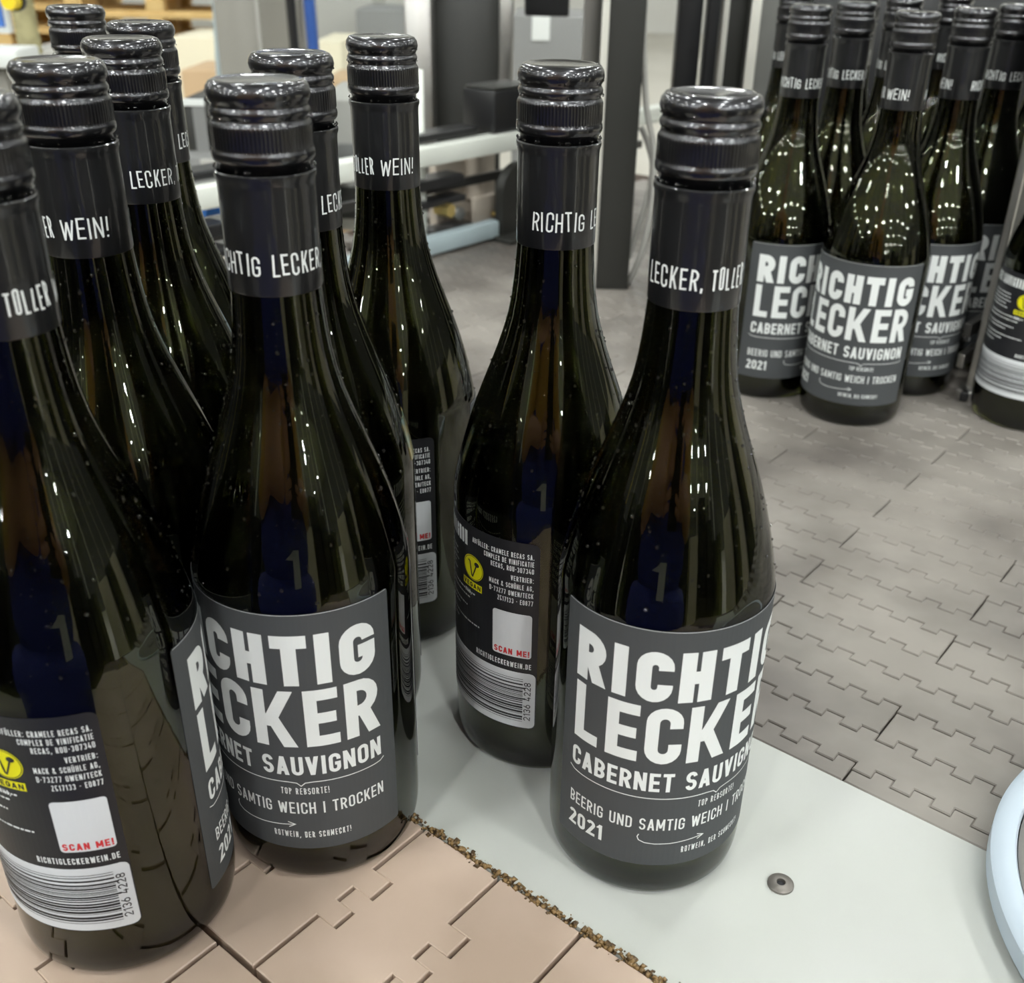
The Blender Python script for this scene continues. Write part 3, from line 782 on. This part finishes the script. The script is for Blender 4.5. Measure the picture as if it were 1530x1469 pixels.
def on_t(px, py, t):
    u = (px - 765 - CX) / FPX; v = -(py - 734.5 - CY) / FPX
    d = r2 * u + u2 * v + fwd; c0 = Vector((0, 0, CAM_H)); k = (t - c0.dot(T)) / d.dot(T)
    return c0 + d * k
# bracket assembly behind the rail
br = empty('rail_bracket', tn(TR - .06, .90, 0))
tag(br, 'beige steel bracket with brass bolt and chrome pin under the white rail', 'bracket')
BC = Vector(br.location)
sharp(B().box(on_t(692, 295, TR - .06) - BC, (.012, .11, .11), T, N, bev=.002).build('back_plate', 'beigepaint', br))
sharp(B().box(on_t(728, 318, TR - .03) - BC, (.008, .055, .045), T, N, bev=.002).build('wing_plate', 'beigepaint', br))
sharp(B().box(on_t(668, 345, TR - .03) - BC, (.03, .07, .016), T, N, bev=.004).build('base_block', 'black', br))
def cyl(c, d, r_, l, n=6):
    c = Vector(c); d = Vector(d).normalized(); return B().tube([c - d * l / 2, c + d * l / 2], r_, n)
sharp(cyl(on_t(664, 313, TR - .01) - BC, T, .0085, .022).build('bolt', 'brass', br))
sharp(cyl(on_t(679, 318, TR - .035) - BC, T, .0085, .02, 16).build('pin', 'steel', br))
sharp(cyl(on_t(742, 320, TR - .02) - BC, T, .0035, .014, 12).build('bolt', 'brass', br))
sharp(cyl(on_t(708, 258, TR - .05) - BC, Vector((0, 0, 1)), .012, .06, 20).build('sleeve', 'beigepaint', br))
# rounded dark side plate
rp = empty('bearing_plate', on_t(778, 366, TR + .01)); rp.location.z = 0.0
tag(rp, 'dark rounded bearing plate on a flat foot at the end of the blue rail', 'machine part')
poly = [(-.036, 0), (.036, 0), (.036, .045)] + [(.036 * cos(radians(a)), .048 + .036 * sin(radians(a))) for a in range(10, 171, 16)] + [(-.036, .045)]
sharp(B().prism(poly, (0, 0, .004), N, (0, 0, 1), T, .012).build('plate', 'darkpanel', rp), 40)
sharp(B().box((0, 0, .003), (.05, .10, .006), T, N, bev=.001).build('foot', 'darkpanel', rp))
# black sensor box on top of the rail
sb = empty('sensor_box', tn(TR - .02, 1.02, .125))
tag(sb, 'black box mounted on top of the white guard rail', 'sensor')
sharp(B().box((0, 0, .0235), (.05, .075, .047), T, N, bev=.003).build('housing', 'black', sb))
sharp(B().box((0, 0, .0485), (.046, .07, .004), T, N, bev=.001).build('lid', 'darkpanel', sb))

# ------------------------------------------------------------------ upright posts of the machine right of the middle
def post(xl, xr, ybot, y, m, label, zt=.62, dep=.03, edge=None, zb=None, name='steel_post', strip='strip'):
    """square tube whose lower front edge spans pixel columns xl..xr"""
    if zb is None: a = at(xl, ybot, z=0.0); c = at(xr, ybot, y=a.y)
    else: a = at(xl, ybot, y=y); c = at(xr, ybot, y=y)
    z_ = a.z if zb is not None else 0.0
    wd = (c - a).length
    t_ = empty(name, ((a.x + c.x) / 2, a.y + dep / 2, z_)); tag(t_, label, 'post')
    sharp(B().box((0, 0, (zt - z_) / 2), (wd, dep, zt - z_), bev=.0015).build('tube', m, t_))
    if edge:
        s_ = wd * edge
        sharp(B().box((-wd / 2 + s_ / 2 - .0004, -dep / 2 - .001, (zt - z_) / 2), (s_, .003, zt - z_), bev=.0005).build('edge_strip', strip, t_))
    return t_
post(880, 938, 432, None, 'darkpanel', 'dark square machine post with left face painted pale as if lit, standing on the grey belt', edge=.17)  # pale strip paints the light on the tube's left face
post(990, 1022, 330, 1.22, 'black', 'black square post left of the nearest right bottle cap', zb=1)
post(1050, 1090, 330, 1.24, 'darkpanel', 'dark post with pale left edge above the nearest right cap', edge=.2, zb=1)
post(1088, 1150, 330, 1.22, 'duskgrey', 'grey panel post with pale left edge beside the far group', edge=.22, zb=1)
post(860, 884, 330, 1.33, 'steel', 'slim polished post behind the middle right cap', zb=1)
post(884, 918, 330, 1.31, 'darkpanel', 'dark olive post between slim polished post and square machine post', zb=1)
post(1030, 1046, 330, 1.21, 'black', 'thin black tube standing in for a dark bottle reflection between two dark posts above the nearest right cap', zb=1)  # black tube added to paint a dark bottle-like reflection
# cables hanging beside the post
for k, (pts, lb) in enumerate([([(965, -40), (962, 60), (966, 160), (978, 230), (974, 310), (958, 380), (938, 425)], 'pale grey cable hanging beside the dark machine post, outer loop'),
                               ([(958, 190), (968, 215), (975, 250), (966, 300), (950, 350), (940, 385)], 'pale grey cable hanging beside the dark machine post, inner loop')]):
    P3 = [at(x, y, y=1.12 + .01 * k) for x, y in pts]
    Q = []
    for i in range(len(P3) - 1):
        p0, p1, p2, p3 = P3[max(i - 1, 0)], P3[i], P3[i + 1], P3[min(i + 2, len(P3) - 1)]
        for s_ in range(5):
            f = s_ / 5; Q.append(.5 * ((2 * p1) + (p2 - p0) * f + (2 * p0 - 5 * p1 + 4 * p2 - p3) * f * f + (3 * p1 - p0 - 3 * p2 + p3) * f ** 3))
    Q.append(P3[-1])
    tag(B().tube(Q, .003, 8).build('cable', 'cable', None, True), lb, 'cable')

# ------------------------------------------------------------------ machine and hall behind
def slab(name, x0, y0, x1, y1, y, dep, m, label, cat, bev=.004, zbase=None, parts=None):
    """upright block whose front face covers pixel box x0..x1, y0..y1 at distance y; reaches down to zbase when given"""
    xm = (x0 + x1) / 2
    a = at(x0, (y0 + y1) / 2, y=y); c = at(x1, (y0 + y1) / 2, y=y); zt = at(xm, y0, y=y).z; zb = at(xm, y1, y=y).z if zbase is None else zbase
    t_ = empty(name, ((a.x + c.x) / 2, y + dep / 2, zb)); tag(t_, label, cat)
    wd = c.x - a.x; h = zt - zb
    sharp(B().box((0, 0, h / 2), (wd, dep, h), bev=bev).build('body', m, t_))
    for p in parts or []:
        nm, fx0, fx1, fz0, fz1, mm_ = p
        B().box(((fx0 + fx1) / 2 * wd - wd / 2, -dep / 2 - .002, (fz0 + fz1) / 2 * h), ((fx1 - fx0) * wd, .006, (fz1 - fz0) * h), bev=.001).build(nm, mm_, t_)
    return t_
# guard panel with frame
slab('dark_enclosure', 645, -60, 747, 240, 1.55, .03, 'darkpanel', 'dark olive machine panel behind the guard rail, upper middle', 'panel', zbase=-.1)
slab('steel_column', 606, -60, 646, 250, 1.50, .05, 'steel', 'pale steel column left of the dark olive machine panel', 'column', zbase=-.1)
slab('steel_bar', 745, -60, 767, 160, 1.48, .02, 'steel', 'polished upright bar right of the dark olive machine panel', 'post', zbase=.12)
slab('machine_cover', 784, -60, 852, 25, 1.75, .08, 'black', 'black machine cover at the top edge, above the middle right cap', 'machine part')
slab('grey_cabinet', 765, 24, 880, 260, 2.6, .3, 'midgrey', 'grey cabinet with a white paper tag behind the middle right cap', 'cabinet', zbase=FLOOR_Z, parts=[('paper_tag', .24, .47, .955, 1.0, 'white')])
# perspex guard behind the bottles
pg = empty('safety_screen', at(556, 250, y=1.62)); pg.location.z = -.08
tag(pg, 'clear plastic guard panel behind the lone middle bottle', 'panel')
wd = (at(610, 100, y=1.62) - at(470, 100, y=1.62)).length
B().box((0, 0, .32), (wd, .004, .80)).build('sheet', 'plexi', pg)
B().box((wd / 2, 0, .32), (.010, .012, .80)).build('frame_bar', 'steel', pg)
# cabinets and cartons further back
slab('tall_cabinet', 330, -70, 396, 300, 3.2, .5, 'paintgrey', 'tall beige grey cabinet in the upper left, next to blue pole', 'cabinet', zbase=FLOOR_Z, parts=[('side_trim', .93, 1.0, .0, 1.0, 'lightgrey')])
slab('shaded_cabinet_side', 401, -70, 436, 300, 3.75, .4, 'midgrey', 'shaded right side of the beige grey cabinet, built as a darker block', 'cabinet', zbase=FLOOR_Z)  # the beige cabinet's side, its shade put into a darker grey block
def pole(x, ytop, ybot, y, r_, m, label, dx=0, name='pole'):
    a = at(x, ytop, y=y); c = at(x + dx, ybot, y=y); t_ = B().tube([a - c, (0, 0, 0)], r_, 14).build(name, m, None, True, loc=c)
    return tag(t_, label, 'pole')
def fpole(x, y, r_, m, label, dx=0):
    c = at(x + dx, 80, y=y); a = at(x, -30, y=y); d = (a - c) / (a.z - c.z)
    base = c + d * (FLOOR_Z - c.z); top = c + d * (1.6 - c.z)
    return tag(B().tube([top - base, (0, 0, 0)], r_, 14).build('pole', m, None, True, loc=base), label, 'pole')
fpole(431, 2.95, .013, 'black', 'black pole right of the grey cabinet', 10)
fpole(445, 3.0, .007, 'steel', 'thin steel pole between the black and the blue pole', 8)
fpole(459, 2.95, .015, 'bluehose', 'dark blue pole right of the grey cabinet', 10)
fpole(322, 3.6, .014, 'paleblue', 'pale blue upright between the cream carton and the beige cabinet', 6)
# pallets
def pallet_meshes():
    top = B().box((0, 0, 0), (1.2, .10, .022), bev=.002).mesh('deck_board', 'wood')
    st = B().box((0, 0, 0), (.10, .8, .022), bev=.002).mesh('stringer', 'wood')
    bl = B().box((0, 0, 0), (.12, .11, .085), bev=.003).mesh('block', 'wood')
    return top, st, bl
PM = pallet_meshes()
def pallet(loc, rz, label):
    t_ = empty('pallet', loc, rz); tag(t_, label, 'pallet', 'wooden pallets in the upper left')
    for y_ in (-.35, -.175, 0, .175, .35): link_mesh('deck_board', PM[0], t_, loc=(0, y_, .141))
    for x_ in (-.54, 0, .54):
        link_mesh('stringer', PM[1], t_, loc=(x_, 0, .119))
        for y_ in (-.34, 0, .34): link_mesh('block', PM[2], t_, loc=(x_, y_, .065))
    for y_ in (-.34, 0, .34): link_mesh('bottom_board', PM[0], t_, loc=(0, y_, .011))
    return t_
PY = 8.2
for s_, (px, rz, cnt, nm) in enumerate([(258, .05, 8, 'right'), (45, .02, 6, 'left')]):
    base = at(px, 60, y=PY + .5 * s_)
    for k in range(cnt):
        which = 'topmost' if k == cnt - 1 else ('lowest' if k == 0 else ['second', 'third', 'fourth', 'fifth', 'sixth', 'seventh'][k - 1] + ' from the bottom')
        pallet((base.x + .015 * ((k * 7) % 3 - 1), base.y, FLOOR_Z + k * .152), rz + .02 * ((k * 5) % 3 - 1), 'empty wooden pallet in the %s pallet stack, %s' % (nm, which))
def carton(x0, y0, x1, y1, y, dep, m, label, zbase=None):
    t_ = slab('carton', x0, y0, x1, y1, y, dep, m, label, 'box', bev=.01, zbase=zbase)
    return t_
carton(265, 55, 334, 190, 6.0, .5, 'cream', 'cream carton stack below the wooden pallets', FLOOR_Z)
carton(276, 105, 334, 220, 5.0, .4, 'carton', 'brown cardboard box in front of the cream carton', FLOOR_Z)
carton(40, 78, 275, 260, 6.5, .6, 'lightgrey', 'pale wrapped carton load behind the left group of caps', FLOOR_Z)
carton(472, 62, 512, 150, 5.5, .5, 'cream', 'cream carton right of the blue pole', FLOOR_Z)
carton(484, 120, 526, 200, 4.6, .4, 'carton', 'brown cardboard box left of the lone middle bottle', FLOOR_Z)
carton(470, -40, 560, 170, 7.5, .6, 'lightgrey', 'pale grey wrapped load seen through the clear guard', FLOOR_Z)
carton(535, 15, 612, 190, 6.8, .6, 'midgrey', 'mid grey wrapped load seen through the clear guard', FLOOR_Z)
# valve block with white top
slab('valve_block', 278, 148, 312, 262, 1.75, .12, 'darkpanel', 'grey valve block with white top behind the left group', 'machine part', zbase=-.05, parts=[('cover', .45, 1.0, .25, .92, 'midgrey'), ('top_strip', 0, 1.0, .93, 1.0, 'white')])
slab('equipment_block', 262, 236, 470, 300, 1.70, .25, 'midgrey', 'grey machine base behind the white guard rail, left of middle', 'machine part', zbase=-.13, parts=[('cover_strip', .2, .9, .86, .98, 'lightgrey')])
slab('equipment_block', 478, 150, 606, 330, 1.85, .25, 'lightgrey', 'pale machine base behind the lone middle bottle', 'machine part', zbase=-.13, parts=[('dark_band', .0, 1.0, .55, .68, 'midgrey'), ('dark_band', .0, 1.0, .1, .35, 'darkpanel')])
# blue panel with white frame, top left
bp = slab('display_panel', -40, -60, 5, 50, 2.2, .02, 'white', 'blue panel in a white frame at the top left corner', 'panel', zbase=None, parts=[('blue_face', .02, .88, .10, .97, 'blue')])
yb = at(17, 2, y=2.15); yk = empty('push_button', yb); tag(yk, 'yellow round button at the top edge beside the blue panel', 'button')
sharp(cyl((0, 0, 0), (0, 1, 0), .014, .03, 24).build('cap', 'yellowp', yk)); sharp(cyl((0, .018, 0), (0, 1, 0), .018, .012, 24).build('collar', 'black', yk))
slab('control_box', -40, 74, 26, 102, 2.1, .1, 'white', 'white control box under the blue panel at the left edge', 'box', zbase=None)
slab('control_cabinet', -40, 104, 40, 420, 2.15, .3, 'paintgrey', 'grey control cabinet below the white control box at the left edge', 'cabinet', zbase=FLOOR_Z)
a = at(45, 70, y=2.6)
du = empty('flexible_duct', (a.x, a.y, FLOOR_Z)); tag(du, 'khaki ribbed flexible duct beside the blue panel, top left', 'duct')
prof = []; z_ = 0.0
while z_ < 2.0: prof += [(.023, z_), (.027, z_ + .006)]; z_ += .012
B().lathe([(0, 0)] + prof + [(0, z_)], 20).build('hose', 'khaki', du, True)

# ------------------------------------------------------------------ dark rows added behind and beside the photographer to shape the bottle reflections
def reflection_row(name, p0, p1, label, seed):
    p0 = Vector(p0); p1 = Vector(p1); d = (p1 - p0); L = d.length; d.normalize(); nrm = Vector((-d.y, d.x, 0))
    t_ = empty(name, (p0 + p1) / 2); t_.location.z = FLOOR_Z; tag(t_, label, 'machine'); r0 = random.Random(seed)
    x = -L / 2
    while x < L / 2 - .1:
        wd = r0.uniform(.22, .6); h = r0.uniform(1.15, 1.5); m_ = r0.choice(['black', 'black', 'darkpanel', 'black', 'darkpanel', 'cream', 'black'])
        B().box(d * (x + wd / 2) + Vector((0, 0, h / 2)), (wd - .01, .35, h), d, nrm, bev=.01).build('row_panel', m_, t_)
        hp = r0.choice([1.5, 2.6, 3.2, 3.4])
        B().box(d * (x + wd + .025) + Vector((0, 0, hp / 2)), (.035, .05, hp), d, nrm, bev=.003).build('upright', r0.choice(['steel', 'white', 'steel', 'yellowp', 'paintgrey']), t_)
        x += wd + .05
reflection_row('unseen_row_rear', (2.2, -1.55, 0), (-2.2, -1.55, 0), 'added dark row of panels and steel uprights behind the camera, for reflections', 4)
reflection_row('unseen_row_left', (-2.3, -1.2, 0), (-2.3, 1.4, 0), 'added dark row of panels and uprights to the left of the conveyor, for reflections', 8)
reflection_row('unseen_row_right', (2.4, 1.4, 0), (2.4, -1.2, 0), 'added dark row of panels and uprights to the right of the conveyor, for reflections', 15)
# dark machine wall behind the far group
slab('dark_enclosure', 1150, -80, 1600, 300, 1.58, .06, 'black', 'black machine enclosure behind the far group of bottles', 'machine', zbase=-.013)

# ------------------------------------------------------------------ the photographer behind the camera (seen only as reflections in the glass)
def skin_figure(name, nodes, edges, m, parent=None, levels=2, root=0):
    me = bpy.data.meshes.new(name); me.from_pydata([n_[0] for n_ in nodes], edges, []); me.update()
    ob = bpy.data.objects.new(name, me); COL.objects.link(ob)
    md = ob.modifiers.new('skin', 'SKIN'); md.use_smooth_shade = True
    lay = me.skin_vertices[0].data if me.skin_vertices else None
    if lay is None:
        me.attributes  # the skin layer is created with the modifier
    for i, n_ in enumerate(nodes):
        me.skin_vertices[0].data[i].radius = (n_[1][0], n_[1][1]) if isinstance(n_[1], tuple) else (n_[1], n_[1])
        me.skin_vertices[0].data[i].use_root = (i == root)
    sd = ob.modifiers.new('sub', 'SUBSURF'); sd.levels = levels; sd.render_levels = levels
    if parent: ob.parent = parent
    dg = bpy.context.evaluated_depsgraph_get(); ev = ob.evaluated_get(dg); me2 = bpy.data.meshes.new_from_object(ev)
    ob.modifiers.clear(); ob.data = me2; me2.materials.clear(); me2.materials.append(MT[m])
    return ob
PX, PYY = -.10, -.215
per = empty('person', (PX, PYY, FLOOR_Z), -.30); tag(per, 'person behind the camera in navy apron and ochre shirt, holding a phone', 'person')
fz = -FLOOR_Z
nodes = [((0, 0, .95), (.15, .10)), ((0, 0, 1.10), (.14, .095)), ((0, .0, 1.28), (.16, .10)), ((0, -.01, 1.42), (.13, .085)), ((0, .0, 1.50), .055), ((0, .02, 1.57), .075), ((0, .03, 1.66), (.08, .095)), ((0, .025, 1.74), .06),
         ((.19, -.01, 1.40), .055), ((.24, .05, 1.16), .045), ((.20, .10, 1.22), .036), ((.105, .155, 1.195), .028), ((-.19, -.01, 1.40), .055), ((-.24, .05, 1.16), .045), ((-.17, .11, 1.22), .036), ((-.03, .165, 1.195), .028),
         ((.10, 0, .85), (.09, .09)), ((.11, .01, .50), .06), ((.11, -.02, .09), .042), ((.12, .10, .04), .035), ((-.10, 0, .85), (.09, .09)), ((-.11, .01, .50), .06), ((-.11, -.02, .09), .042), ((-.12, .10, .04), .035)]
edges = [(0, 1), (1, 2), (2, 3), (3, 4), (4, 5), (5, 6), (6, 7), (3, 8), (8, 9), (9, 10), (10, 11), (3, 12), (12, 13), (13, 14), (14, 15), (0, 16), (16, 17), (17, 18), (18, 19), (0, 20), (20, 21), (21, 22), (22, 23)]
skin_figure('body', nodes, edges, 'skin', per)
for s_ in (1, -1):
    wx = .10 if s_ > 0 else -.03; wy = .155 if s_ > 0 else .165
    for k, (dx, dz, ln) in enumerate([(0, .028, .9), (0, .010, 1.0), (0, -.008, .95), (0, -.024, .8)]):
        x0 = wx; nd = [((x0, wy + .005, 1.195 + dz * .5), .011), ((x0 - s_ * .006, wy + .025, 1.20 + dz), .0085), ((x0 - s_ * .024 * ln, wy + .035, 1.205 + dz), .0075), ((x0 - s_ * .05 * ln, wy + .033, 1.208 + dz), .0065)]
        skin_figure('finger', nd, [(0, 1), (1, 2), (2, 3)], 'skin', per, 1)
    skin_figure('thumb', [((wx, wy + .005, 1.20), .012), ((wx - s_ * .012, wy + .012, 1.23), .009), ((wx - s_ * .03, wy + .018, 1.245), .0075)], [(0, 1), (1, 2)], 'skin', per, 1)
nodes = [((0, 0, 1.0), (.165, .115)), ((0, 0, 1.12), (.155, .11)), ((0, 0, 1.28), (.175, .115)), ((0, -.01, 1.42), (.14, .10)), ((.19, -.01, 1.40), .075), ((.24, .04, 1.18), .062), ((.19, .11, 1.205), .052), ((-.19, -.01, 1.40), .075), ((-.24, .04, 1.18), .062), ((-.19, .11, 1.205), .052)]
skin_figure('shirt', nodes, [(0, 1), (1, 2), (2, 3), (3, 4), (4, 5), (5, 6), (3, 7), (7, 8), (8, 9)], 'ochre', per)
ap = skin_figure('apron', [((0, .005, .45), (.27, .145)), ((0, .005, .75), (.29, .14)), ((0, .005, .98), (.31, .135)), ((0, .005, 1.06), (.31, .135)), ((0, .005, 1.15), (.30, .13))], [(0, 1), (1, 2), (2, 3)], 'navy', per)
out = ([], []); put_glyph('1', 0, 0, 30, 66, 15, out, 15)
mk = B(); mk.add([Vector((3 * v.x / 1000 - .045, .0, v.y / 1000)) for v in out[0]], out[1])
mk.build('emblem', 'white', ap, loc=(0.0, .172, 1.035))
skin_figure('hair', [((0, -.01, 1.60), .07), ((0, -.005, 1.70), (.09, .10)), ((0, .02, 1.765), .065)], [(0, 1), (1, 2)], 'hair', per)
for s_ in (1, -1): B().lathe([(0, -.008), (.008, 0), (0, .008)], 12).build('eye', 'white', per, True, loc=(s_ * .032, .115, 1.66))
ph = empty('phone', (0, -.012, CAM_H)); ph.rotation_euler = (-PITCH, 0, 0); tag(ph, 'black mobile phone held upright behind the camera', 'phone')
sharp(B().box((.0, -.002, -.055), (.075, .008, .175), bev=.003).build('case', 'black', ph))
fit = on_t(318, 312, TR - .03); hf = empty('hose_fitting', fit); tag(hf, 'small bright blue hose fitting under the white rail, left of middle', 'fitting')
MT['bluefit'] = mat('bright_blue_plastic', (0.03, 0.22, 0.75), 0.4)
sharp(cyl((0, 0, 0), N, .006, .022, 14).build('collar', 'bluefit', hf)); sharp(cyl(N * .018, N, .004, .016, 12).build('nipple', 'steel', hf))
